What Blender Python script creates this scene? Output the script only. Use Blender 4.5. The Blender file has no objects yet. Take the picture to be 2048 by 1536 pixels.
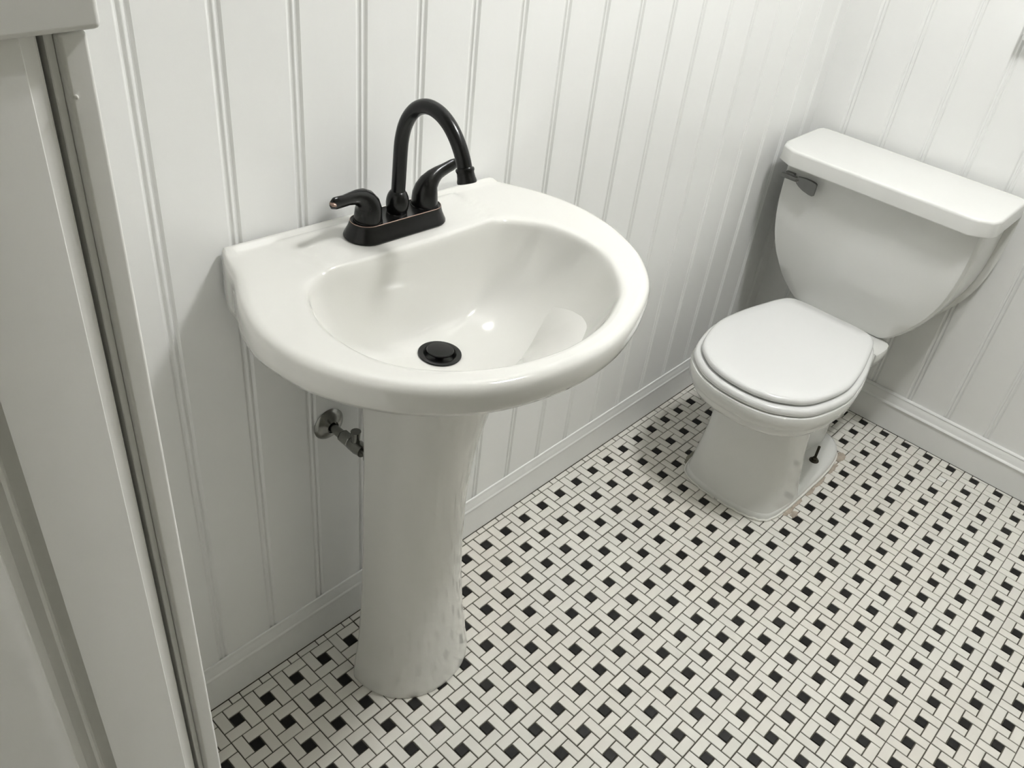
import bpy, bmesh, math, random
from mathutils import Vector, Matrix

random.seed(7)
SC = bpy.context.scene
COL = SC.collection

# ------------------------------------------------------------------ camera
cam_d = bpy.data.cameras.new('camera')
cam = bpy.data.objects.new('camera', cam_d)
COL.objects.link(cam)
SC.camera = cam
RGT = Vector((0.6853024, -0.7210985, 0.1018703))
DWN = Vector((-0.3779797, -0.4717535, -0.7966053))
FWD = Vector((0.6224885, 0.5074106, -0.5958544))
EYE = Vector((-0.4025, -0.9124, 1.4552))
FPX = 1734.03
cam.matrix_world = Matrix(((RGT.x, -DWN.x, -FWD.x, EYE.x), (RGT.y, -DWN.y, -FWD.y, EYE.y),
                           (RGT.z, -DWN.z, -FWD.z, EYE.z), (0, 0, 0, 1)))
cam_d.sensor_fit = 'HORIZONTAL'
cam_d.sensor_width = 36.0
cam_d.lens = FPX / 2048.0 * 36.0
cam_d.clip_start = 0.02

# ------------------------------------------------------------------ world, exposure
w = bpy.data.worlds.new('world')
SC.world = w
w.use_nodes = True
w.node_tree.nodes['Background'].inputs[0].default_value = (0.9, 0.95, 1.0, 1)
w.node_tree.nodes['Background'].inputs[1].default_value = 0.05
SC.view_settings.view_transform = 'Standard'
SC.view_settings.look = 'None'
SC.view_settings.gamma = 1.0
SC.view_settings.use_curve_mapping = False
SC.view_settings.exposure = 1.64

TUBE_STRENGTH = 131.0
LIGHT_AT = (0.95, -0.78, 2.36)


# ------------------------------------------------------------------ materials
def mat(name, base, rough=0.5, metal=0.0, coat=0.0, bump=0.0, bscale=60.0, vary=0.0, vscale=8.0, spec=0.5,
        randv=0.0, tint=None, tint_amt=0.0, tint_scale=5.0, emit=None, estr=0.0, detail=4.0):
    m = bpy.data.materials.new(name)
    m.use_nodes = True
    nt = m.node_tree
    b = nt.nodes['Principled BSDF']
    b.inputs['Base Color'].default_value = (*base, 1)
    b.inputs['Roughness'].default_value = rough
    b.inputs['Metallic'].default_value = metal
    b.inputs['Coat Weight'].default_value = coat
    b.inputs['Coat Roughness'].default_value = 0.03
    b.inputs['Specular IOR Level'].default_value = spec
    tc = nt.nodes.new('ShaderNodeTexCoord')
    geo = nt.nodes.new('ShaderNodeNewGeometry')
    col = None
    if vary > 0 or randv > 0 or tint:
        rgb = nt.nodes.new('ShaderNodeRGB')
        rgb.outputs[0].default_value = (*base, 1)
        col = rgb.outputs[0]
        if tint:
            n = nt.nodes.new('ShaderNodeTexNoise')
            n.inputs['Scale'].default_value = tint_scale
            n.inputs['Detail'].default_value = 3
            nt.links.new(geo.outputs['Position'], n.inputs['Vector'])
            r = nt.nodes.new('ShaderNodeValToRGB')
            r.color_ramp.elements[0].position = 0.45
            r.color_ramp.elements[1].position = 0.68
            nt.links.new(n.outputs['Fac'], r.inputs['Fac'])
            mu = nt.nodes.new('ShaderNodeMath')
            mu.operation = 'MULTIPLY'
            mu.inputs[1].default_value = tint_amt
            nt.links.new(r.outputs['Color'], mu.inputs[0])
            mx = nt.nodes.new('ShaderNodeMixRGB')
            nt.links.new(mu.outputs[0], mx.inputs['Fac'])
            nt.links.new(col, mx.inputs[1])
            mx.inputs[2].default_value = (*tint, 1)
            col = mx.outputs[0]
        if vary > 0:
            n = nt.nodes.new('ShaderNodeTexNoise')
            n.inputs['Scale'].default_value = vscale
            n.inputs['Detail'].default_value = detail
            nt.links.new(geo.outputs['Position'], n.inputs['Vector'])
            mr = nt.nodes.new('ShaderNodeMapRange')
            mr.inputs[3].default_value = 1 - vary
            mr.inputs[4].default_value = 1 + vary
            nt.links.new(n.outputs['Fac'], mr.inputs[0])
            hs = nt.nodes.new('ShaderNodeHueSaturation')
            nt.links.new(mr.outputs[0], hs.inputs['Value'])
            nt.links.new(col, hs.inputs['Color'])
            col = hs.outputs[0]
        if randv > 0:
            mr = nt.nodes.new('ShaderNodeMapRange')
            mr.inputs[3].default_value = 1 - randv
            mr.inputs[4].default_value = 1 + randv
            nt.links.new(geo.outputs['Random Per Island'], mr.inputs[0])
            oi = nt.nodes.new('ShaderNodeObjectInfo')
            mr2 = nt.nodes.new('ShaderNodeMapRange')
            mr2.inputs[3].default_value = 1 - randv
            mr2.inputs[4].default_value = 1 + randv
            nt.links.new(oi.outputs['Random'], mr2.inputs[0])
            mm = nt.nodes.new('ShaderNodeMath')
            mm.operation = 'MULTIPLY'
            nt.links.new(mr.outputs[0], mm.inputs[0])
            nt.links.new(mr2.outputs[0], mm.inputs[1])
            hs = nt.nodes.new('ShaderNodeHueSaturation')
            nt.links.new(mm.outputs[0], hs.inputs['Value'])
            nt.links.new(col, hs.inputs['Color'])
            col = hs.outputs[0]
        nt.links.new(col, b.inputs['Base Color'])
    if bump > 0:
        n = nt.nodes.new('ShaderNodeTexNoise')
        n.inputs['Scale'].default_value = bscale
        n.inputs['Detail'].default_value = 4
        nt.links.new(geo.outputs['Position'], n.inputs['Vector'])
        bp = nt.nodes.new('ShaderNodeBump')
        bp.inputs['Strength'].default_value = bump
        bp.inputs['Distance'].default_value = 0.002
        nt.links.new(n.outputs['Fac'], bp.inputs['Height'])
        nt.links.new(bp.outputs[0], b.inputs['Normal'])
    if emit:
        b.inputs['Emission Color'].default_value = (*emit, 1)
        b.inputs['Emission Strength'].default_value = estr
    return m


M = {}
M['wall'] = mat('wall paint', (0.88, 0.885, 0.87), rough=0.32, bump=0.10, bscale=45, vary=0.015)
M['trim'] = mat('trim paint', (0.87, 0.875, 0.86), rough=0.28, bump=0.08, bscale=70, vary=0.015)
M['cab'] = mat('cabinet paint', (0.90, 0.895, 0.87), rough=0.35, bump=0.12, bscale=60, vary=0.015)
M['ceil'] = mat('ceiling paint', (0.66, 0.66, 0.63), rough=0.8, bump=0.1)
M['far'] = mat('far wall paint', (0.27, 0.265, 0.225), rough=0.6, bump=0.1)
M['porc'] = mat('sink porcelain', (0.725, 0.722, 0.685), rough=0.10, coat=0.6, spec=0.5)
M['porc_t'] = mat('toilet porcelain', (0.77, 0.775, 0.75), rough=0.14, coat=0.4, vary=0.02, vscale=14)
M['seat'] = mat('seat plastic', (0.76, 0.765, 0.755), rough=0.22, coat=0.2)
M['bronze'] = mat('oil rubbed bronze', (0.006, 0.006, 0.006), rough=0.26, metal=0.1, spec=0.35, vary=0.2, vscale=90)
M['copper'] = mat('worn copper edge', (0.30, 0.21, 0.17), rough=0.4, metal=0.7)
M['letter'] = mat('faint letters', (0.035, 0.034, 0.032), rough=0.4, metal=0.3)
M['hole'] = mat('black hole', (0.002, 0.002, 0.002), rough=0.6)
M['chrome'] = mat('dull chrome', (0.26, 0.26, 0.245), rough=0.22, metal=1.0, vary=0.25, vscale=50)
M['chrome_b'] = mat('bright chrome', (0.20, 0.20, 0.195), rough=0.16, metal=1.0)
M['rust'] = mat('rusty bolt', (0.05, 0.045, 0.03), rough=0.7, metal=0.4, bump=0.5, bscale=400, vary=0.4, vscale=120)
M['tile_w'] = mat('white mosaic tile', (0.76, 0.745, 0.69), rough=0.42, bump=0.05, bscale=300, randv=0.03,
                  tint=(0.70, 0.62, 0.53), tint_amt=0.22, tint_scale=2.6)
M['tile_p'] = mat('bright white patch tile', (0.86, 0.855, 0.82), rough=0.35)
M['tile_b'] = mat('black mosaic tile', (0.010, 0.0095, 0.009), rough=0.45, spec=0.25, randv=0.15, bump=0.05, bscale=300)
M['grout'] = mat('dark grout', (0.085, 0.078, 0.060), rough=0.9, bump=0.3, bscale=300, vary=0.35, vscale=9)
M['mortar'] = mat('brown mortar residue', (0.45, 0.39, 0.32), rough=0.9, bump=0.8, bscale=250, vary=0.4, vscale=60)
M['mortar_g'] = mat('grey mortar residue', (0.26, 0.25, 0.20), rough=0.9, bump=0.8, bscale=250, vary=0.3, vscale=60)
M['caulk'] = mat('white caulk', (0.78, 0.77, 0.72), rough=0.5, bump=0.3, bscale=200)
M['tube'] = mat('lit tube', (1, 1, 1), rough=0.5, emit=(1.0, 1.0, 0.99), estr=TUBE_STRENGTH)
M['fixt'] = mat('fixture enamel', (0.8, 0.8, 0.8), rough=0.4)


# ------------------------------------------------------------------ helpers
def link(name, me, m, parent=None, loc=None):
    o = bpy.data.objects.new(name, me)
    if m is not None and len(me.materials) == 0:
        me.materials.append(m)
    COL.objects.link(o)
    if parent is not None:
        o.parent = parent
    if loc is not None:
        o.location = loc
    return o


def mesh(name, verts, faces, m, parent=None, smooth=None, loc=None, fixn=True, wn=False):
    me = bpy.data.meshes.new(name)
    me.from_pydata([tuple(v) for v in verts], [], faces)
    if fixn:
        bm = bmesh.new()
        bm.from_mesh(me)
        bmesh.ops.recalc_face_normals(bm, faces=bm.faces)
        bm.to_mesh(me)
        bm.free()
    if smooth is not None:
        me.shade_smooth()
        me.set_sharp_from_angle(angle=math.radians(smooth))
    me.update()
    o = link(name, me, m, parent, loc)
    if wn:
        md = o.modifiers.new('weighted normals', 'WEIGHTED_NORMAL')
        md.keep_sharp = True
    return o


def empty(name, loc=(0, 0, 0)):
    o = bpy.data.objects.new(name, None)
    o.empty_display_size = 0.05
    COL.objects.link(o)
    o.location = loc
    return o


def tag(o, label=None, cat=None, group=None, kind=None):
    if label: o['label'] = label
    if cat: o['category'] = cat
    if group: o['group'] = group
    if kind: o['kind'] = kind
    return o


class B:
    """collects geometry for one mesh"""
    def __init__(self):
        self.v, self.f = [], []

    def add(self, verts, faces):
        n = len(self.v)
        self.v += [tuple(p) for p in verts]
        self.f += [tuple(i + n for i in fc) for fc in faces]

    def loft(self, rings, cap0=True, cap1=True, closed=True):
        n = len(rings[0])
        vs = [p for r in rings for p in r]
        fs = []
        for a in range(len(rings) - 1):
            for i in range(n if closed else n - 1):
                j = (i + 1) % n
                fs.append((a * n + i, a * n + j, (a + 1) * n + j, (a + 1) * n + i))
        if cap0: fs.append(tuple(range(n))[::-1])
        if cap1: fs.append(tuple((len(rings) - 1) * n + i for i in range(n)))
        self.add(vs, fs)

    def box(self, x0, x1, y0, y1, z0, z1, bev=0.0, seg=2):
        if bev <= 0:
            vs = [(x, y, z) for z in (z0, z1) for x, y in ((x0, y0), (x1, y0), (x1, y1), (x0, y1))]
            self.add(vs, [(3, 2, 1, 0), (4, 5, 6, 7), (0, 1, 5, 4), (1, 2, 6, 5), (2, 3, 7, 6), (3, 0, 4, 7)])
            return
        bm = bmesh.new()
        bmesh.ops.create_cube(bm, size=1)
        for p in bm.verts:
            p.co = Vector(((x0 + x1) / 2 + p.co.x * (x1 - x0), (y0 + y1) / 2 + p.co.y * (y1 - y0),
                           (z0 + z1) / 2 + p.co.z * (z1 - z0)))
        bmesh.ops.bevel(bm, geom=list(bm.edges), offset=bev, segments=seg, affect='EDGES', profile=0.5)
        bm.verts.index_update()
        self.add([p.co.copy() for p in bm.verts], [tuple(q.index for q in fc.verts) for fc in bm.faces])
        bm.free()

    def tube(self, pts, rad, seg=16, cap=True, flat=None):
        pts = [Vector(p) for p in pts]
        if not hasattr(rad, '__len__'): rad = [rad] * len(pts)
        rings = []
        t0 = (pts[1] - pts[0]).normalized()
        up = Vector((0, 0, 1)) if abs(t0.z) < 0.9 else Vector((0, 1, 0))
        nx = t0.cross(up).normalized()
        for i, p in enumerate(pts):
            a = pts[max(i - 1, 0)]
            b_ = pts[min(i + 1, len(pts) - 1)]
            t = (b_ - a).normalized()
            nx = (nx - t * nx.dot(t)).normalized()
            ny = t.cross(nx)
            r = rad[i]
            ra, rb = r if hasattr(r, '__len__') else (r, r)
            rings.append([p + nx * math.cos(2 * math.pi * k / seg) * ra + ny * math.sin(2 * math.pi * k / seg) * rb
                          for k in range(seg)])
        self.loft(rings, cap, cap)

    def lathe(self, prof, seg=32, at=(0, 0, 0), axis='z', cap0=True, cap1=True):
        rings = []
        for r, z in prof:
            ring = []
            for k in range(seg):
                c, s = math.cos(2 * math.pi * k / seg) * r, math.sin(2 * math.pi * k / seg) * r
                if axis == 'z': q = (c, s, z)
                elif axis == 'y': q = (c, -z, s)      # z of the profile runs to -y
                else: q = (-z, c, s)                   # to -x
                ring.append((q[0] + at[0], q[1] + at[1], q[2] + at[2]))
            rings.append(ring)
        self.loft(rings, cap0, cap1)

    def build(self, name, m, parent=None, smooth=35, loc=None, wn=False):
        return mesh(name, self.v, self.f, m, parent, smooth, loc, True, wn)


def catmull(pts, n=6, closed=True):
    out = []
    N = len(pts)
    rng = N if closed else N - 1
    for i in range(rng):
        if closed:
            p0, p1, p2, p3 = pts[(i - 1) % N], pts[i], pts[(i + 1) % N], pts[(i + 2) % N]
        else:
            p0, p1, p2, p3 = pts[max(i - 1, 0)], pts[i], pts[i + 1], pts[min(i + 2, N - 1)]
        for k in range(n):
            t = k / n
            out.append(tuple(0.5 * ((2 * p1[d]) + (-p0[d] + p2[d]) * t + (2 * p0[d] - 5 * p1[d] + 4 * p2[d] - p3[d]) * t * t
                                    + (-p0[d] + 3 * p1[d] - 3 * p2[d] + p3[d]) * t ** 3) for d in range(len(p1))))
    if not closed: out.append(tuple(pts[-1]))
    return out


def smooth01(a, b, x):
    t = min(1, max(0, (x - a) / (b - a)))
    return t * t * (3 - 2 * t)


def px_of(p):
    d = Vector(p) - EYE
    z = d.dot(FWD)
    if z < 0.05: return None
    return (1024 + FPX * d.dot(RGT) / z, 768 + FPX * d.dot(DWN) / z)


# ------------------------------------------------------------------ room
S = 0.0635
U = S / 3
ROOM_X0, XR, ROOM_Y0, CEIL = -1.25, 1.815, -1.85, 2.42
Y_OFF = 0.82 * S                                     # dot row nearest the sink wall

# --- sink wall: beadboard planks
wall_back = empty('wall_back', (0, 0, 0))
tag(wall_back, kind='structure')
PX0, PSTEP = 0.2793 * S, 1.6172 * S


def plank_profile(width):
    """cross-section along s (0..width), depth d (0 = face, positive into the wall)"""
    p = [(0.0, 0.0032), (0.0012, 0.0030), (0.0030, 0.0012), (0.0045, 0.0)]
    g = width
    p += [(g - 0.0145, 0.0), (g - 0.0132, 0.0006), (g - 0.0112, 0.0028), (g - 0.0092, 0.0034), (g - 0.0072, 0.0028),
          (g - 0.0055, 0.0008), (g - 0.0046, 0.0006), (g - 0.0032, 0.0010), (g - 0.0014, 0.0029), (g, 0.0032)]
    return p


def make_plank(name, width, z0, z1, parent, place, m):
    """place(s, d, z) -> world point"""
    prof = plank_profile(width)
    full = prof + [(width, 0.014), (0, 0.014)]
    vs = [place(s, d, z) for z in (z0, z1) for s, d in full]
    n = len(full)
    fs = [(i, (i + 1) % n, n + (i + 1) % n, n + i) for i in range(n)]
    fs += [tuple(range(n)), tuple(range(2 * n - 1, n - 1, -1))]
    return mesh(name, vs, fs, m, parent, smooth=None)


k0 = math.floor((ROOM_X0 - PX0) / PSTEP)
k = k0
plank_me = None
while True:
    xs = PX0 + k * PSTEP + 0.0046
    if xs > XR: break
    if plank_me is None:
        o = make_plank('plank', PSTEP - 0.0002, 0.02, CEIL, wall_back, lambda s, d, z: (s, d, z), M['wall'])
        plank_me = o.data
    else:
        o = link('plank', plank_me, None, wall_back)
    o.location.x = xs
    k += 1
b = B(); b.box(ROOM_X0, XR + 0.12, 0.0141, 0.10, 0, CEIL)
b.build('wall_core', M['wall'], wall_back, None)

# --- right wall
wall_right = empty('wall_right', (0, 0, 0))
tag(wall_right, kind='structure')
RY0, RSTEP = -0.0862, 0.1058
plank_me = None
for k in range(-1, 18):
    ys = RY0 - k * RSTEP - 0.0046
    if plank_me is None:
        o = make_plank('plank', RSTEP - 0.0002, 0.02, CEIL, wall_right, lambda s, d, z: (d, -s, z), M['wall'])
        plank_me = o.data
    else:
        o = link('plank', plank_me, None, wall_right)
    o.location = (XR, ys, 0)
b = B(); b.box(XR + 0.0141, XR + 0.10, ROOM_Y0, 0.012, 0, CEIL)
b.build('wall_core', M['wall'], wall_right, None)

# --- unseen walls and ceiling close the room
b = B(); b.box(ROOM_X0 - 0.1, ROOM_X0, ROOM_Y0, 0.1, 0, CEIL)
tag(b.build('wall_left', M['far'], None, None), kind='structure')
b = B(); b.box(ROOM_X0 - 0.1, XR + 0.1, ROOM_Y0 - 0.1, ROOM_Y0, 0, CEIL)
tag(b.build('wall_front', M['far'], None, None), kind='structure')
b = B(); b.box(ROOM_X0 - 0.1, XR + 0.1, ROOM_Y0 - 0.1, 0.1, CEIL, CEIL + 0.1)
tag(b.build('ceiling', M['ceil'], None, None), kind='structure')

# --- baseboards
BASE_PROF = [(0.0, 0.0), (0.0095, 0.0), (0.0095, 0.076), (0.0110, 0.0775), (0.0118, 0.0800), (0.0110, 0.0825),
             (0.0086, 0.0850), (0.0078, 0.0900), (0.0070, 0.0960), (0.0050, 0.1005), (0.0042, 0.1040), (0.0050, 0.1070),
             (0.0040, 0.1095), (0.0018, 0.1105), (0.0, 0.1105)]


def baseboard(name, place, s0, s1):
    n = len(BASE_PROF)
    vs = [place(s, d, z) for s in (s0, s1) for d, z in BASE_PROF]
    fs = [(i, (i + 1) % n, n + (i + 1) % n, n + i) for i in range(n)] + [tuple(range(n)), tuple(range(2 * n - 1, n - 1, -1))]
    o = mesh(name, vs, fs, M['trim'], None, smooth=25)
    return tag(o, kind='structure')


baseboard('baseboard_back', lambda s, d, z: (s, -d * 0.64, z + 0.0005), -0.235, XR)
baseboard('baseboard_right', lambda s, d, z: (XR - d * 1.75, s, z + 0.0005), ROOM_Y0, -0.0005)

# ------------------------------------------------------------------ floor and mosaic
b = B(); b.box(ROOM_X0 - 0.1, XR + 0.1, ROOM_Y0 - 0.1, 0.1, -0.06, -0.0022)
floor = b.build('floor', M['grout'], None, None)
tag(floor, kind='structure')

GAP = 0.0011          # half joint
TOP = 0.0


def tile_mesh(name, hx, hy):
    hx -= GAP; hy -= GAP
    c = 0.0007
    vs, fs = [], []
    for (ax, ay, z) in ((hx, hy, -0.005), (hx, hy, -c), (hx - c, hy - c, TOP)):
        vs += [(-ax, -ay, z), (ax, -ay, z), (ax, ay, z), (-ax, ay, z)]
    for r in range(2):
        for i in range(4):
            j = (i + 1) % 4
            fs.append((r * 4 + i, r * 4 + j, r * 4 + 4 + j, r * 4 + 4 + i))
    fs.append((8, 9, 10, 11))
    me = bpy.data.meshes.new(name)
    me.from_pydata(vs, [], fs)
    return me


me_wx = tile_mesh('white_tile', U, U / 2); me_wx.materials.append(M['tile_w'])
me_wy = tile_mesh('white_tile', U / 2, U); me_wy.materials.append(M['tile_w'])
me_b = tile_mesh('black_tile', U / 2, U / 2); me_b.materials.append(M['tile_b'])
me_p = tile_mesh('white_tile', U / 2, U / 2); me_p.materials.append(M['tile_p'])
LIM_X, LIM_Y = XR - 0.0185, -0.0082

cands = {'w': [], 'b': []}
for i in range(-22, 30):
    for j in range(-2, 30):
        cx, cy = i * S, -j * S - Y_OFF
        jx, jy = random.gauss(0, .00022), random.gauss(0, .00022)
        for (kind, me, dx, dj, hx, hy) in (('w', me_wy, 1, .5, U / 2, U), ('w', me_wx, -.5, 1, U, U / 2),
                                           ('w', me_wy, -1, -.5, U / 2, U), ('w', me_wx, .5, -1, U, U / 2),
                                           ('b', me_b, 0, 0, U / 2, U / 2)):
            x, y = cx + dx * U + jx, cy - dj * U + jy
            if kind == 'b' and (i, j) == (27, 10): kind, me = 'w', me_p      # one dot was replaced by a white tile
            if x - hx > LIM_X - .003 or y - hy > LIM_Y - .003 or x + hx < ROOM_X0 or y + hy < ROOM_Y0: continue
            q = px_of((x, y, 0))
            vis = q is not None and -60 < q[0] < 2108 and -40 < q[1] < 1600
            hid = q is not None and (q[0] < 425 or (math.hypot(x - .335, y + .145) < .09))
            d = (Vector((x, y, 0)) - EYE).length if (vis and not hid) else 50 + random.random()
            if me is me_p: d = 0.0
            cands[kind].append((d, x, y, me, hx, hy, random.gauss(0, .006), random.gauss(0, .00018),
                                random.gauss(0, .0035), random.gauss(0, .0035)))
for kind, nm in (('w', 'white_tile'), ('b', 'black_tile')):
    L = sorted(cands[kind], key=lambda c: c[0])
    rest = B()
    for n, (d, x, y, me, hx, hy, rz, dz, rx, ry) in enumerate(L):
        cut = x + hx > LIM_X or y + hy > LIM_Y
        if n < 300 and not cut:
            o = bpy.data.objects.new(nm, me)
            COL.objects.link(o)
            o.parent = floor
            o.location = (x, y, dz)
            o.rotation_euler = (rx, ry, rz)
        else:
            c_, s_ = math.cos(rz), math.sin(rz)
            vs = []
            for v in me.vertices:
                X, Y = x + v.co.x * c_ - v.co.y * s_, y + v.co.x * s_ + v.co.y * c_
                vs.append((min(X, LIM_X), min(Y, LIM_Y), v.co.z + dz + v.co.y * rx - v.co.x * ry))
            rest.add(vs, [tuple(p.vertices) for p in me.polygons])
    o = mesh(nm + '_field', rest.v, rest.f, M['tile_w' if kind == 'w' else 'tile_b'], floor, fixn=False)
    tag(o, kind='stuff')

# residue of old mortar on the floor round the toilet foot


def blob(name, pts, z, m, parent, h=0.0016):
    ring = catmull(pts, 5)
    ring = [(x + random.gauss(0, .0012), y + random.gauss(0, .0012)) for x, y in ring]
    cx = sum(p[0] for p in ring) / len(ring); cy = sum(p[1] for p in ring) / len(ring)
    r0 = [(x, y, z - .003) for x, y in ring]
    r1 = [(x, y, z + h * .3) for x, y in ring]
    r2 = [(cx + (x - cx) * .8, cy + (y - cy) * .8, z + h + random.gauss(0, .0002)) for x, y in ring]
    bb = B(); bb.loft([r0, r1, r2], False, True)
    return bb.build(name, m, parent, 40)


# ------------------------------------------------------------------ linen cabinet at the left edge
CY = -0.53
CX = -0.2425
cab = empty('linen_cabinet', (CX - 0.25, CY / 2, 0))
tag(cab, 'tall white painted cabinet with overhanging top at the left edge of the picture', 'cabinet')


def cb(name, dims, m=None, bev=0.002, seg=2, parent=cab):
    q = B()
    x0, x1, y0, y1, z0, z1 = dims
    q.box(x0 - cab.location.x if parent is cab else x0, x1 - cab.location.x if parent is cab else x1,
          y0 - cab.location.y if parent is cab else y0, y1 - cab.location.y if parent is cab else y1, z0, z1, bev, seg)
    return q.build(name, m or M['cab'], parent, 35, None, True)


CL = CX - 0.52
cb('carcass', (CL, CX - 0.002, CY + 0.02, -0.013, 0.0005, 1.339))
cb('stile', (CX - 0.0126, CX, CY - 0.0005, CY + 0.0195, 0.0005, 1.339), bev=0.0022, seg=3)
cb('stile', (CX - 0.0165, CX - 0.0127, CY + 0.004, CY + 0.0195, 0.0005, 1.339), bev=0.0005, seg=1)
cb('cabinet_top', (CL - 0.01, CX + 0.0045, CY - 0.006, -0.013, 1.340, 1.385), bev=0.003, seg=3)
# door: frame with bevelled edge, moulding and raised panel
DX1 = CX - 0.0195
door = empty('door', (0, 0, 0)); door.parent = cab
ox, oy = cab.location.x, cab.location.y
SW = 0.0655
z0d, z1d = 0.09, 1.376
rings = []
for (dx, dy) in ((0, 0.018), (0, 0.004), (0.0012, 0.0028), (0.0075, 0.0010), (0.0085, -0.0008), (0.0095, -0.001), (SW - .012, -.001),
                 (SW - .0105, .001), (SW - .0060, .0050), (SW - .0052, .0050), (SW - .0040, .0022), (SW - .0020, .0018), (SW, .0030), (SW + .0035, .0058), (SW + .0080, .0062), (SW + .0095, .0030), (SW + .0130, .0024), (SW + .0200, .0024)):
    rings.append([(DX1 - dx - ox, CY + dy - oy, z0d + dx), (CL + .03 + dx - ox, CY + dy - oy, z0d + dx),
                  (CL + .03 + dx - ox, CY + dy - oy, z1d - dx), (DX1 - dx - ox, CY + dy - oy, z1d - dx)])
q = B(); q.loft(rings[:14], True, False)
q.build('door_frame', M['cab'], door, 20)
q = B(); q.loft(rings[13:], False, True)
q.build('door_panel', M['cab'], door, 20)
q = B(); q.lathe([(0.0002, 0.0016), (0.0006, 0.0014), (0.0009, 0.0008), (0.0011, 0)], 10,
                 at=(-0.2525 - ox, CY - 0.0005 - oy, 1.3125), axis='y')
q.build('paint_drip', M['caulk'], cab, 50)

# ------------------------------------------------------------------ pedestal sink
X0, Z0, TH = 0.325, 0.885, math.atan(0.0465)
sink = empty('pedestal_sink', (X0, 0, 0))
tag(sink, 'white ceramic pedestal sink with oval basin under the black faucet', 'sink')

# outline of the rim in (u along the wall, v away from it)
OUT = [(-.230, .0045), (-.240, .028), (-.253, .066), (-.279, .119), (-.297, .172), (-.302, .215), (-.298, .258), (-.287, .292),
       (-.270, .325), (-.240, .365), (-.200, .399), (-.150, .426), (-.085, .4435), (-.02, .449), (.04, .444), (.10, .428),
       (.155, .405), (.20, .380), (.238, .347), (.275, .299), (.305, .2335), (.317, .168), (.312, .112), (.296, .063),
       (.272, .025), (.258, .0045)]
INN = [(-.150, .1225), (-.185, .130), (-.209, .154), (-.228, .198), (-.236, .245), (-.233, .288), (-.218, .327), (-.188, .362), (-.146, .390),
       (-.093, .410), (-.023, .4195), (.051, .411), (.110, .389), (.156, .360), (.205, .3005), (.224, .237), (.214, .178),
       (.178, .138), (.150, .1255), (.09, .1255), (0, .1262), (-.09, .1255)]


def poly_smooth(pts, sharp_first_last=False):
    if sharp_first_last:
        return catmull(pts, 8, closed=False)
    return catmull(pts, 8, closed=True)


OUTP = poly_smooth(OUT, True)
INNP = poly_smooth(INN)
CU, CV = -0.003, 0.225
NA = 240


def radial(poly, ang):
    dx, dy = math.cos(ang), math.sin(ang)
    best = None
    n = len(poly)
    for i in range(n):
        ax, ay = poly[i][0] - CU, poly[i][1] - CV
        bx, by = poly[(i + 1) % n][0] - CU, poly[(i + 1) % n][1] - CV
        ex, ey = bx - ax, by - ay
        den = dx * ey - dy * ex
        if abs(den) < 1e-12: continue
        t = (ax * ey - ay * ex) / den
        s = (ax * dy - ay * dx) / den
        if t > 0 and -1e-9 <= s <= 1 + 1e-9:
            if best is None or t > best: best = t
    return (CU + dx * best, CV + dy * best)


angs = [2 * math.pi * k / NA for k in range(NA)]
# add exact corners of the outline
for c in (OUT[0], OUT[-1]):
    a = math.atan2(c[1] - CV, c[0] - CU) % (2 * math.pi)
    kk = min(range(NA), key=lambda i: abs(angs[i] - a))
    angs[kk] = a
ro = [radial(OUTP, a) for a in angs]
ri = [radial(INNP, a) for a in angs]
DRU, DRV, DRW, DRR = -0.004, 0.189, -0.150, 0.0265
rd = [(DRU + DRR * math.cos(a), DRV + DRR * math.sin(a)) for a in angs]


def lerp(p, q, t): return (p[0] + (q[0] - p[0]) * t, p[1] + (q[1] - p[1]) * t)


def top_h(u, v):
    """relief of the flat rim: raised lip at the wall, slightly raised faucet deck"""
    h = 0.0045 * (1 - smooth01(0.013, 0.021, v))
    edge = 0.165 - 0.12 * max(0, v - 0.02)
    h += 0.0042 * (1 - smooth01(edge - .008, edge + .005, abs(u))) * smooth01(0.012, 0.03, v) * (1 - smooth01(.128, .15, v))
    return h


def L2W(u, v, wv):
    """sink-local (u, v, w) to coordinates below the sink's root"""
    x = u * math.cos(TH) + wv * math.sin(TH)
    z = Z0 - u * math.sin(TH) + wv * math.cos(TH)
    return (x, -v, z)


def ring(fn):
    return [L2W(*fn(i)) for i in range(NA)]


def inset(p, d):
    """move rim point towards the centre by d"""
    vx, vy = CU - p[0], CV - p[1]
    l = math.hypot(vx, vy)
    return (p[0] + vx / l * d, p[1] + vy / l * d)


rings = []
# basin, from the drain up: back wall steep, front and sides sweeping
TS = [0, .04, .1, .18, .26, .34, .42, .5, .58, .66, .73, .79, .84, .88, .915, .94, .96, .978, .99, 1.0]
lip = 0.007


def basin_pt(i, t):
    a = angs[i]
    back = smooth01(-.35, .85, -math.sin(a))          # 1 straight to the wall
    n = 3.3 + 2.9 * back + 1.0 * smooth01(.2, 1, -math.cos(a))
    e = lerp(rd[i], inset(ri[i], .004), t)
    depth = DRW + 0.004
    g = t ** n
    # sweep the floor a little so that it falls towards the drain
    g = 0.86 * g + 0.14 * t
    return (e[0], e[1], depth * (1 - g) - lip * g)


for t in TS:
    rings.append(ring(lambda i: basin_pt(i, t)))
for (d, wv) in ((.0025, -.0048), (.0008, -.0026), (-.0018, -.0010), (-.0055, -.0002)):
    rings.append(ring(lambda i: (*inset(ri[i], d), wv + top_h(*inset(ri[i], d)))))
for t in (0.1, 0.2, 0.3, 0.4, 0.5, 0.6, 0.68, 0.74, 0.79, 0.83, 0.87, 0.91, 0.95):
    def f(i, t=t):
        p = lerp(inset(ri[i], -.0055), inset(ro[i], .014 * (.4 + .6 * smooth01(.008, .07, ro[i][1]))), t)
        return (*p, top_h(*p))
    rings.append(ring(f))
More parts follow.
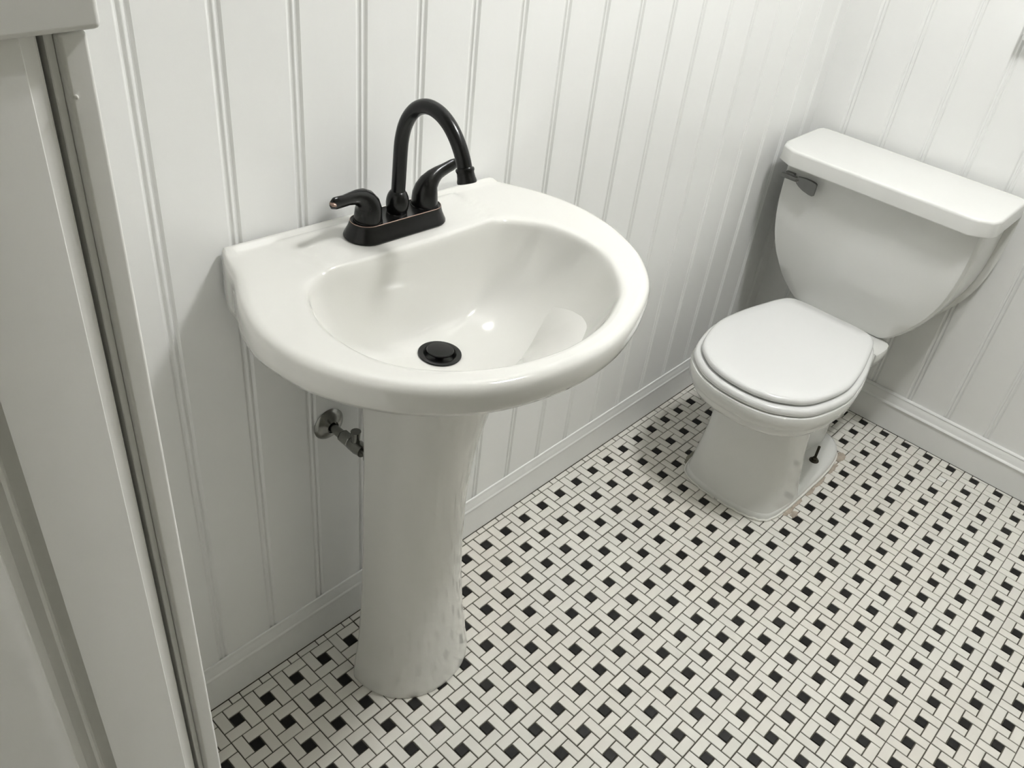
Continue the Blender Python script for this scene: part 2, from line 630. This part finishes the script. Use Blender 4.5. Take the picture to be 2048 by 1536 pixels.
# rounded outer edge, apron, underside
def skirt(i): return 1 + 0.85 * (1 - smooth01(0.0, .25, ro[i][1]))     # the apron hangs lower next to the wall


def rim_f(i): return .4 + .6 * smooth01(.008, .07, ro[i][1])


EDGE_R = .014
for (d, wv) in ((EDGE_R, 0), (.0092, -.0006), (.0052, -.0024), (.0023, -.0056), (.0006, -.010), (0, -.016), (.0004, -.026), (.0022, -.035),
                (.0062, -.042)):
    rings.append(ring(lambda i: (*inset(ro[i], d * rim_f(i)), wv * (1 + (skirt(i) - 1) * smooth01(.006, .03, -wv)) + top_h(*inset(ro[i], d * rim_f(i))) * max(0, 1 + wv / .012))))
PC = (0.008, 0.150)
for (t, wv) in ((.08, -.046), (.16, -.053), (.28, -.067), (.40, -.090), (.50, -.120), (.57, -.150), (.61, -.172)):
    def f(i, t=t, wv=wv):
        q_ = inset(ro[i], .0062 * rim_f(i))
        tgt = (PC[0] + (q_[0] - CU) * .05, max(.02, PC[1] + (q_[1] - CV) * .05))
        p = lerp(q_, tgt, t * (.30 + .70 * smooth01(0, .25, ro[i][1])))
        k_ = (wv + .042) / -.130
        return (p[0], max(p[1], 0.004), -.042 * skirt(i) * (1 - k_) - .172 * k_)
    rings.append(ring(f))
bb = B(); bb.loft(rings, False, True)
bb.build('basin', M['porc'], sink, 60)

# drain flange and stopper
def lathe_local(prof, seg, at, m, name, parent, flat=None, smooth=35):
    q = B()
    rr = []
    for r, z in prof:
        rr.append([L2W(at[0] + r * math.cos(2 * math.pi * k / seg), at[1] + r * math.sin(2 * math.pi * k / seg), at[2] + z)
                   for k in range(seg)])
    q.loft(rr, True, True)
    return q.build(name, m, parent, smooth)


lathe_local([(.0262, -.012), (.0305, .0000), (.0315, .0018), (.0312, .0032), (.0295, .0038), (.0240, .0030), (.0215, .0000), (.0200, -.006)],
            40, (DRU, DRV, DRW + .004), M['bronze'], 'drain_flange', sink)
lathe_local([(.006, -.012), (.006, .004), (.0178, .0052), (.0195, .0066), (.0197, .0082), (.0188, .0094), (.0130, .0103), (.003, .0106)],
            36, (DRU, DRV, DRW + .004), M['bronze'], 'drain_stopper', sink)

# pedestal column: ellipses (z, cx, cy, half x, half front, half back), coordinates below the sink's root
PED = [(0.0005, .001, -.127, .1195, .122, .03), (.010, .001, -.127, .1205, .1235, .03), (.035, .001, -.127, .118, .120, .03), (.10, -.001, -.130, .1095, .109, .03),
       (.20, -.004, -.133, .102, .095, .03), (.32, -.004, -.133, .0975, .0885, .03), (.44, -.003, -.132, .0975, .090, .03), (.54, .000, -.132, .0985, .101, .03),
       (.63, .002, -.132, .1030, .120, .03), (.69, .004, -.132, .108, .137, .03), (.712, .005, -.132, .109, .143, .03)]
rr = []
for (z, cx, cy, a, bf, bk) in catmull(PED, 3, closed=False):
    r_ = []
    for k in range(64):
        t = 2 * math.pi * k / 64
        c_, s_ = math.cos(t), math.sin(t)
        r_.append((cx + a * math.copysign(abs(c_) ** .92, c_), cy - (bf if s_ > 0 else bk) * math.copysign(abs(s_) ** .92, s_), z))
    rr.append(r_)
q = B(); q.loft(rr, True, True)
q.build('pedestal', M['porc'], sink, 50)

# ------------------------------------------------------------------ faucet
fau = empty('faucet', (X0, -0.075, Z0))
tag(fau, 'black bronze two-handle gooseneck faucet on the sink deck', 'faucet')
fau.rotation_euler = (0, TH, 0)
# local: x along the wall, y = -(v-.075), z up from the rim
DZ = 0.0043


def obround(hx, hy, z, seg=14):
    r = hy
    c = hx - hy
    out = []
    for k in range(seg + 1):
        t = -math.pi / 2 + math.pi * k / seg
        out.append((c + r * math.cos(t), r * math.sin(t), z))
    for k in range(seg + 1):
        t = math.pi / 2 + math.pi * k / seg
        out.append((-c + r * math.cos(t), r * math.sin(t), z))
    return out


prof = [(.0830, .0290, 0), (.0842, .0302, .002), (.0838, .0298, .004), (.0815, .0275, .0085), (.0788, .0248, .014), (.0768, .0228, .020), (.0762, .0222, .0235)]
q = B(); q.loft([obround(a, b_, DZ + z) for a, b_, z in prof], True, False)
q.loft([obround(.0753, .0213, DZ + .0242), obround(.0745, .0205, DZ + .0236), obround(.0735, .0195, DZ + .0232)], False, True)
base = q.build('base_plate', M['bronze'], fau, 40)
q = B()
q.loft([obround(.0762, .0222, DZ + .0235), obround(.07605, .02205, DZ + .0241), obround(.0756, .0216, DZ + .0244), obround(.0753, .0213, DZ + .0242)], False, False)
q.build('worn_edge', M['copper'], base, 60)
# letters on the front of the base
tx = bpy.data.curves.new('letters', 'FONT')
tx.body = 'AFA'
tx.size = 0.0085
tx.extrude = 0.00015
tx.align_x = 'CENTER'
tx.shear = 0.15
txo = bpy.data.objects.new('letters_src', tx)
COL.objects.link(txo)
dg = bpy.context.evaluated_depsgraph_get()
tme = bpy.data.meshes.new_from_object(txo.evaluated_get(dg))
bpy.data.objects.remove(txo)
tme.name = 'letters'
tme.materials.clear()
lo = link('letters', tme, M['letter'], base, (0.012, -.0244, DZ + .0115))
lo.rotation_euler = (math.radians(90 - 20), 0, 0)

# gooseneck spout
sp = []
for z in (.012, .03, .06, .09, .112):
    sp.append((0, 0, DZ + z))
arc = [(-.001, .132), (-.005, .150), (-.013, .166), (-.024, .1785), (-.038, .1865), (-.053, .189), (-.069, .1865), (-.084, .1795), (-.097, .169),
       (-.108, .156), (-.1165, .142), (-.1225, .128)]
sp += [(0, y, DZ + z - .004) for y, z in arc]
sp = catmull(sp, 3, closed=False)
q = B(); q.tube(sp, .0097, 20)
spout = q.build('spout', M['bronze'], fau, 50)
# aerator along the end direction
e1 = Vector(sp[-1]); dr = (Vector(sp[-1]) - Vector(sp[-3])).normalized()
pts, rads = [], []
for d, r in ((-.008, .0095), (-.0075, .0112), (-.0060, .0120), (-.0040, .0120), (-.0025, .0112), (-.0010, .0110), (.0050, .0116), (.0080, .0125), (.0105, .0127), (.0116, .0120)):
    pts.append(e1 + dr * d); rads.append(r)
q = B(); q.tube(pts, rads, 24)
q.build('aerator', M['bronze'], spout, 30)
# swivel collar
q = B(); q.lathe([(.0138, .018), (.0150, .0205), (.0146, .0230), (.0138, .0245), (.0146, .028), (.0156, .033), (.0160, .038), (.0156, .043), (.0144, .048), (.0126, .052), (.0108, .0545), (.0096, .0555)], 28, at=(0, 0, DZ))
q.build('collar', M['bronze'], fau, 40)


def handle(sx, path, rads, hole):
    h = empty('handle', (sx * .0508, 0, 0)); h.parent = fau
    q = B()
    # bell-shaped hub that leans over into the lever
    q.tube([Vector(p) for p in path], rads, 24)
    hub = q.build('lever', M['bronze'], h, 60)
    q = B(); q.lathe([(.0190, .0215), (.0199, .0225), (.0199, .0240), (.0194, .0250), (.0180, .0254)], 32, at=(0, 0, DZ))
    q.build('hub_ring', M['bronze'], h, 40)
    if hole:
        q = B(); q.lathe([(.0021, -.002), (.0021, .0004), (.0016, .0006), (.0003, .0004)], 14, at=(-.0075, -.0148, DZ + .0450), axis='y')
        q.build('set_screw', M['hole'], h, 40)
    return h


# left lever lies nearly level towards the left
hl = handle(-1, [(0, 0, .026), (0, 0, .036), (0, 0, .045), (-.002, 0, .052), (-.007, 0, .0585), (-.014, -.0005, .0635), (-.024, -.002, .0665), (-.036, -.004, .0675),
                 (-.048, -.006, .0675), (-.058, -.008, .0685), (-.066, -.009, .0700), (-.0695, -.0095, .0708)],
            [.0193, .0188, .0181, .0168, (.0150, .0140), (.0124, .0108), (.0102, .0078), (.0090, .0060), (.0087, .0052), (.0090, .0048), (.0080, .0040), (.004, .002)], True)
q = B(); q.tube([(-.0655, -.0105, .0690), (-.0680, -.0105, .0697), (-.0704, -.0100, .0706)], [(.0062, .0026), (.0058, .0030), (.003, .0016)], 14)
q.build('worn_tip', M['copper'], hl, 60)
hr = handle(1, [(0, 0, .026), (0, 0, .036), (0, 0, .045), (.002, 0, .053), (.006, 0, .0605), (.013, -.0005, .0670), (.021, -.001, .0715), (.029, -.002, .0745),
                (.037, -.003, .0775), (.044, -.004, .0800), (.0495, -.005, .0818), (.0525, -.005, .0826)],
            [.0193, .0188, .0181, .0166, (.0146, .0136), (.0122, .0108), (.0104, .0082), (.0095, .0066), (.0092, .0058), (.0092, .0053), (.0080, .0046), (.004, .0025)], False)

# ------------------------------------------------------------------ supply valve below the sink
VX, VZ = 0.2545, 0.5215
val = empty('supply_valve', (VX, -0.0005, VZ))
tag(val, 'tarnished chrome water supply valve with round flange on the wall behind the pedestal', 'valve')
q = B(); q.lathe([(.0285, 0), (.0288, .0012), (.0275, .0032), (.0235, .0068), (.0175, .0100), (.0125, .0122), (.0108, .0132), (.0100, .0100)], 40, axis='y')
q.build('flange', M['chrome'], val, 40)
q = B(); q.tube([(0, -.004, 0), (0, -.045, -.001), (0, -.058, -.001)], .0078, 18)
q.build('pipe', M['chrome'], val, 40)
q = B(); q.tube([(0, -.036, -.001), (0, -.040, -.001), (0, -.058, -.001), (0, -.061, -.001)], [.009, .0118, .0118, .0105], 6)
nut = q.build('nut', M['chrome'], val, 20)
q = B(); q.lathe([(.0102, .060), (.0118, .063), (.0122, .078), (.0108, .084), (.0108, .090)], 20, axis='y')
body = q.build('valve_body', M['chrome'], val, 30)
q = B(); q.tube([(0, -.072, 0), (0, -.072, .02), (0, -.072, .030)], [.0075, .0075, .0085], 16)
q.build('outlet', M['chrome'], val, 30)
q = B(); q.tube([(0, -.088, 0), (0, -.098, -.001)], .004, 12)
q.tube([(0, -.098, 0), (0, -.1005, 0), (0, -.104, 0), (0, -.1055, 0)], [(.006, .011), (.0085, .0175), (.0085, .0175), (.006, .014)], 20)
q.build('oval_knob', M['chrome'], val, 30)

# ------------------------------------------------------------------ toilet
TY = -0.3165
toi = empty('toilet', (1.45, TY, 0))
tag(toi, 'white two-piece toilet with closed lid in the corner', 'toilet')


def half_outline(pts, n=6):
    """pts: (x, half width) from the front centre to the back centre; returns a closed ring in (x, y) below the root"""
    P = [(x - 1.45, -h) for x, h in pts]
    Q = [(x - 1.45, h) for x, h in pts[1:-1]][::-1]
    return catmull(P + Q, n, closed=True)


def lv(pts, z, n=6): return [(x, y, z) for x, y in half_outline(pts, n)]


RIM = [(1.077, 0), (1.084, .063), (1.110, .116), (1.166, .159), (1.265, .1815), (1.365, .174), (1.455, .152), (1.54, .133), (1.640, .124), (1.648, 0)]


def shift(pts, front, side, back=0.0):
    n = len(pts)
    out = []
    for k_, (x, h) in enumerate(pts):
        t = k_ / (n - 1)
        out.append((x + front * max(0, 1 - 2.2 * t) - back * max(0, 2 * t - 1), max(0, h - side) if h > 0 else 0))
    return out


def scl(ring_, k_, z):
    cx = sum(p[0] for p in ring_) / len(ring_); cy = sum(p[1] for p in ring_) / len(ring_)
    return [(cx + (p[0] - cx) * k_, cy + (p[1] - cy) * k_, z) for p in ring_]


MID = [(1.120, 0), (1.126, .055), (1.148, .100), (1.195, .136), (1.280, .153), (1.360, .146), (1.44, .124), (1.54, .106), (1.622, .100), (1.628, 0)]
NEC = [(1.186, 0), (1.189, .045), (1.200, .078), (1.226, .102), (1.270, .111), (1.310, .108), (1.330, .070), (1.46, .062), (1.58, .070), (1.60, 0)]
CO1 = [(1.189, 0), (1.192, .047), (1.203, .082), (1.229, .106), (1.272, .115), (1.318, .113), (1.338, .070), (1.46, .060), (1.58, .070), (1.60, 0)]
CO2 = [(1.180, 0), (1.183, .050), (1.194, .090), (1.219, .116), (1.275, .125), (1.330, .124), (1.350, .072), (1.46, .060), (1.59, .072), (1.61, 0)]
CO3 = [(1.1735, 0), (1.1765, .052), (1.1875, .0935), (1.213, .1190), (1.275, .1300), (1.334, .130), (1.355, .075), (1.46, .060), (1.59, .072), (1.61, 0)]
FOO = [(1.171, 0), (1.174, .052), (1.185, .095), (1.210, .121), (1.275, .132), (1.390, .135), (1.50, .134), (1.575, .120), (1.618, .080), (1.628, 0)]
BO = -.010                                             # the foot sits a little off the seat's axis


def lvb(pts, z): return [(x, y + BO, z) for x, y in half_outline(pts, 6)]


def deck(r_): return [(x, y, z - .024 * smooth01(.060, .115, x)) for x, y, z in r_]   # tank shelf lies lower than the rim


q = B()
q.loft([deck(scl(lv(RIM, 0), .5, .3605)), deck(lv(shift(RIM, .008, .008, .003), .3605)), deck(lv(shift(RIM, .002, .002), .3590)), deck(lv(RIM, .354)), deck(lv(shift(RIM, .001, .0005), .342)),
        deck(lv(shift(RIM, .003, .002), .3260)), deck(lv(shift(RIM, .009, .008), .3215)), deck(lv(shift(RIM, .0105, .009), .3190)), deck(lv(shift(RIM, .013, .011), .308)), deck(lv(shift(RIM, .021, .017, .002), .2965)),
        lv(MID, .284), lvb(NEC, .262), lvb(NEC, .235), lvb(CO1, .15), lvb(CO2, .05), lvb(CO3, .017)], True, False)
q.loft([lvb(FOO, .0008), lvb(FOO, .012), lvb(shift(FOO, .003, .003, .003), .0195), lvb(shift(FOO, .010, .010, .008), .0225)], True, True)
q.build('bowl', M['porc_t'], toi, 50)
# caulk line along the foot
q = B()
fr = half_outline(FOO, 6)
q.tube([(x * 1.004, y * 1.012 + BO, .0026 + .0012 * math.sin(k_ * 1.7)) for k_, (x, y) in enumerate(fr)], .0030, 8)
q.build('caulk_line', M['caulk'], toi, 60)

LID = [(1.092, 0), (1.0975, .048), (1.117, .093), (1.166, .140), (1.264, .167), (1.348, .163), (1.432, .146), (1.515, .1200), (1.5320, .078), (1.5325, 0)]
SEA = [(1.080, 0), (1.086, .054), (1.107, .102), (1.158, .151), (1.262, .179), (1.350, .174), (1.434, .156), (1.513, .128), (1.5300, .078), (1.5305, 0)]
q = B()
q.loft([lv(shift(SEA, .005, .005), .3608), lv(shift(SEA, .0005, .0005), .3640), lv(SEA, .3700), lv(shift(SEA, .002, .002), .3760), lv(shift(SEA, .006, .006, .002), .3792), lv(shift(SEA, .013, .013, .004), .3800), scl(lv(SEA, 0), .6, .3800)], True, True)
q.build('seat', M['seat'], toi, 50)
q = B()
q.loft([scl(lv(LID, 0), .90, .3802), lv(shift(LID, .006, .006, .002), .3838), lv(shift(LID, .0015, .0015), .3848), lv(LID, .3885), lv(shift(LID, .001, .001, .0005), .3930), lv(shift(LID, .0045, .0045, .002), .3968),
        lv(shift(LID, .011, .011, .004), .3988), scl(lv(LID, 0), .82, .4002), scl(lv(LID, 0), .5, .4012), scl(lv(LID, 0), .1, .4014)], True, True)
q.build('seat_lid', M['seat'], toi, 50)
for s_ in (-1, 1):
    q = B(); q.tube([(1.556 - 1.45, s_ * .070 - .014, .366), (1.556 - 1.45, s_ * .070 + .014, .366)], .0095, 14)
    q.box(1.550 - 1.45, 1.566 - 1.45, s_ * .07 - .011, s_ * .07 + .011, .345, .364, .002)
    q.build('hinge', M['seat'], toi, 35)

# tank: rounded-rectangle sections that narrow downwards
TANK = [(.3375, 1.640, .122), (.340, 1.632, .132), (.350, 1.628, .144), (.37, 1.624, .163), (.40, 1.619, .185), (.45, 1.614, .211), (.50, 1.610, .227), (.55, 1.607, .2355), (.60, 1.605, .2395), (.66, 1.603, .2405), (.690, 1.602, .241)]
TCY = 0.0175


def tank_ring(z, xf, h):
    xb = 1.795
    hb = h + .006
    c = .026
    pts = [(xf, -h + c + .016), (xf + .004, -h + c * .45), (xf + .018, -h + .002), (xf + .045, -h - .002), (xb - .02, -hb), (xb - .004, -hb + .006), (xb, -hb + .02)]
    pts = pts + [(x, -y) for x, y in pts[::-1]]
    dense = []
    n = len(pts)
    return [(x - 1.45, y + TCY, z) for x, y in catmull(pts, 3, closed=True)]


q = B(); q.loft([tank_ring(*t) for t in catmull(TANK, 2, closed=False)], True, True)
q.build('tank', M['porc_t'], toi, 50)


def tlid(d, z):
    x0, x1, h = 1.566 + d, 1.803 - d, .266 - d
    c = .030
    pts = [(x0, -h + c * 1.5), (x0 + c * .75, -h + c * .3), (x0 + c * 1.5, -h), (x1 - .02, -h), (x1 - .005, -h + .005), (x1, -h + .02)]
    pts = pts + [(x, -y) for x, y in pts[::-1]]
    out = []
    n = len(pts)
    for i in range(n):
        a, b_ = pts[i], pts[(i + 1) % n]
        for t in (0, .5): out.append((a[0] + (b_[0] - a[0]) * t - 1.45, a[1] + (b_[1] - a[1]) * t + TCY, z))
    return out


q = B(); q.loft([tlid(.008, .6905), tlid(.0015, .692), tlid(0, .695), tlid(.0015, .724), tlid(.0025, .7278), tlid(.0050, .7300), tlid(.0085, .7306), tlid(.05, .7310)], True, True)
q.build('tank_lid', M['porc_t'], toi, 40, None, True)
# flush lever on the front of the tank
lev = empty('flush_lever', (0, 0, 0)); lev.parent = toi
LX = 1.603 - 1.45
q = B(); q.box(LX - .012, LX + .002, .226, .252, .650, .668, .003)
q.build('lever_mount', M['chrome_b'], lev, 30)
q = B(); q.box(LX - .024, LX - .010, .206, .256, .6545, .6665, .0035)
q.build('lever_arm', M['chrome_b'], lev, 30)
pad = []
for (y, zc, hz, x) in ((.212, .6605, .0075, LX - .017), (.204, .6590, .0110, LX - .018), (.190, .6570, .0150, LX - .019), (.172, .6545, .0165, LX - .020), (.163, .6535, .0160, LX - .020), (.1595, .6530, .0135, LX - .020)):
    pad.append([(x - .0045, y, zc - hz), (x - .0055, y, zc), (x - .0045, y, zc + hz), (x + .002, y, zc + hz + .001), (x + .003, y, zc), (x + .002, y, zc - hz)])
q = B(); q.loft(pad, True, True)
q.build('lever_paddle', M['chrome_b'], lev, 40)
# floor bolts without caps
for s_ in (-1, 1):
    bo = empty('floor_bolt', (1.478 - 1.45, s_ * .098 + BO, .0225)); bo.parent = toi
    q = B(); q.lathe([(.0125, -.001), (.0125, .002), (.0100, .003)], 18)
    q.lathe([(.0075, .003), (.0075, .009), (.0055, .010)], 6)
    q.build('nut', M['rust'], bo, 25)
    q = B(); q.tube([(0, 0, .004), (.003, .001, .032), (.0045, .0015, .045)], .0036, 12)
    q.build('threaded_rod', M['rust'], bo, 30)

# ------------------------------------------------------------------ residue round the toilet foot and chip on the floor
blob('mortar_patch', [(1.225, -.193), (1.245, -.182), (1.275, -.180), (1.300, -.184), (1.315, -.196), (1.29, -.212), (1.25, -.214), (1.22, -.208)], 0.0004, M['mortar_g'], floor)
blob('mortar_patch', [(1.260, -.462), (1.30, -.464), (1.335, -.463), (1.345, -.468), (1.33, -.473), (1.30, -.471), (1.27, -.474), (1.255, -.469)], 0.0002, M['mortar'], floor)
blob('mortar_patch', [(1.375, -.466), (1.42, -.465), (1.46, -.467), (1.47, -.471), (1.44, -.475), (1.41, -.472), (1.38, -.476), (1.365, -.471)], 0.0002, M['mortar'], floor)
blob('mortar_patch', [(1.49, -.466), (1.525, -.462), (1.545, -.463), (1.54, -.470), (1.515, -.473), (1.495, -.471)], 0.0002, M['mortar'], floor)
blob('mortar_patch', [(1.556, -.456), (1.575, -.447), (1.592, -.448), (1.600, -.458), (1.585, -.470), (1.562, -.468)], 0.0003, M['mortar'], floor)
blob('mortar_patch', [(1.268, -.478), (1.285, -.475), (1.292, -.482), (1.282, -.489), (1.268, -.487)], 0.0002, M['mortar'], floor)

# ------------------------------------------------------------------ bracket at the right edge of the picture
q = B()
q.box(XR - .028, XR - .0006, -0.4509, -0.4059, 1.0449, 1.1149, .004)
br = q.build('wall_bracket', M['trim'], None, 35)
tag(br, 'small white bracket fixed to the panelled wall above the toilet tank', 'bracket')

# ------------------------------------------------------------------ ceiling light
fx = empty('ceiling_light', (LIGHT_AT[0], LIGHT_AT[1], CEIL))
tag(fx, 'short two-tube light fixture fixed to the ceiling', 'light')
q = B(); q.box(-.17, .17, -.10, .10, -.028, -.0005, .006)
q.build('housing', M['fixt'], fx, 35)
for s_ in (-1, 1):
    q = B(); q.tube([(-.135, s_ * .055, -.052), (.135, s_ * .055, -.052)], .014, 16)
    q.build('tube_lamp', M['tube'], fx, 40)
    for e in (-1, 1):
        q = B(); q.box(e * .145 - .01, e * .145 + .01, s_ * .055 - .012, s_ * .055 + .012, -.066, -.027, .002)
        q.build('lamp_holder', M['fixt'], fx, 35)
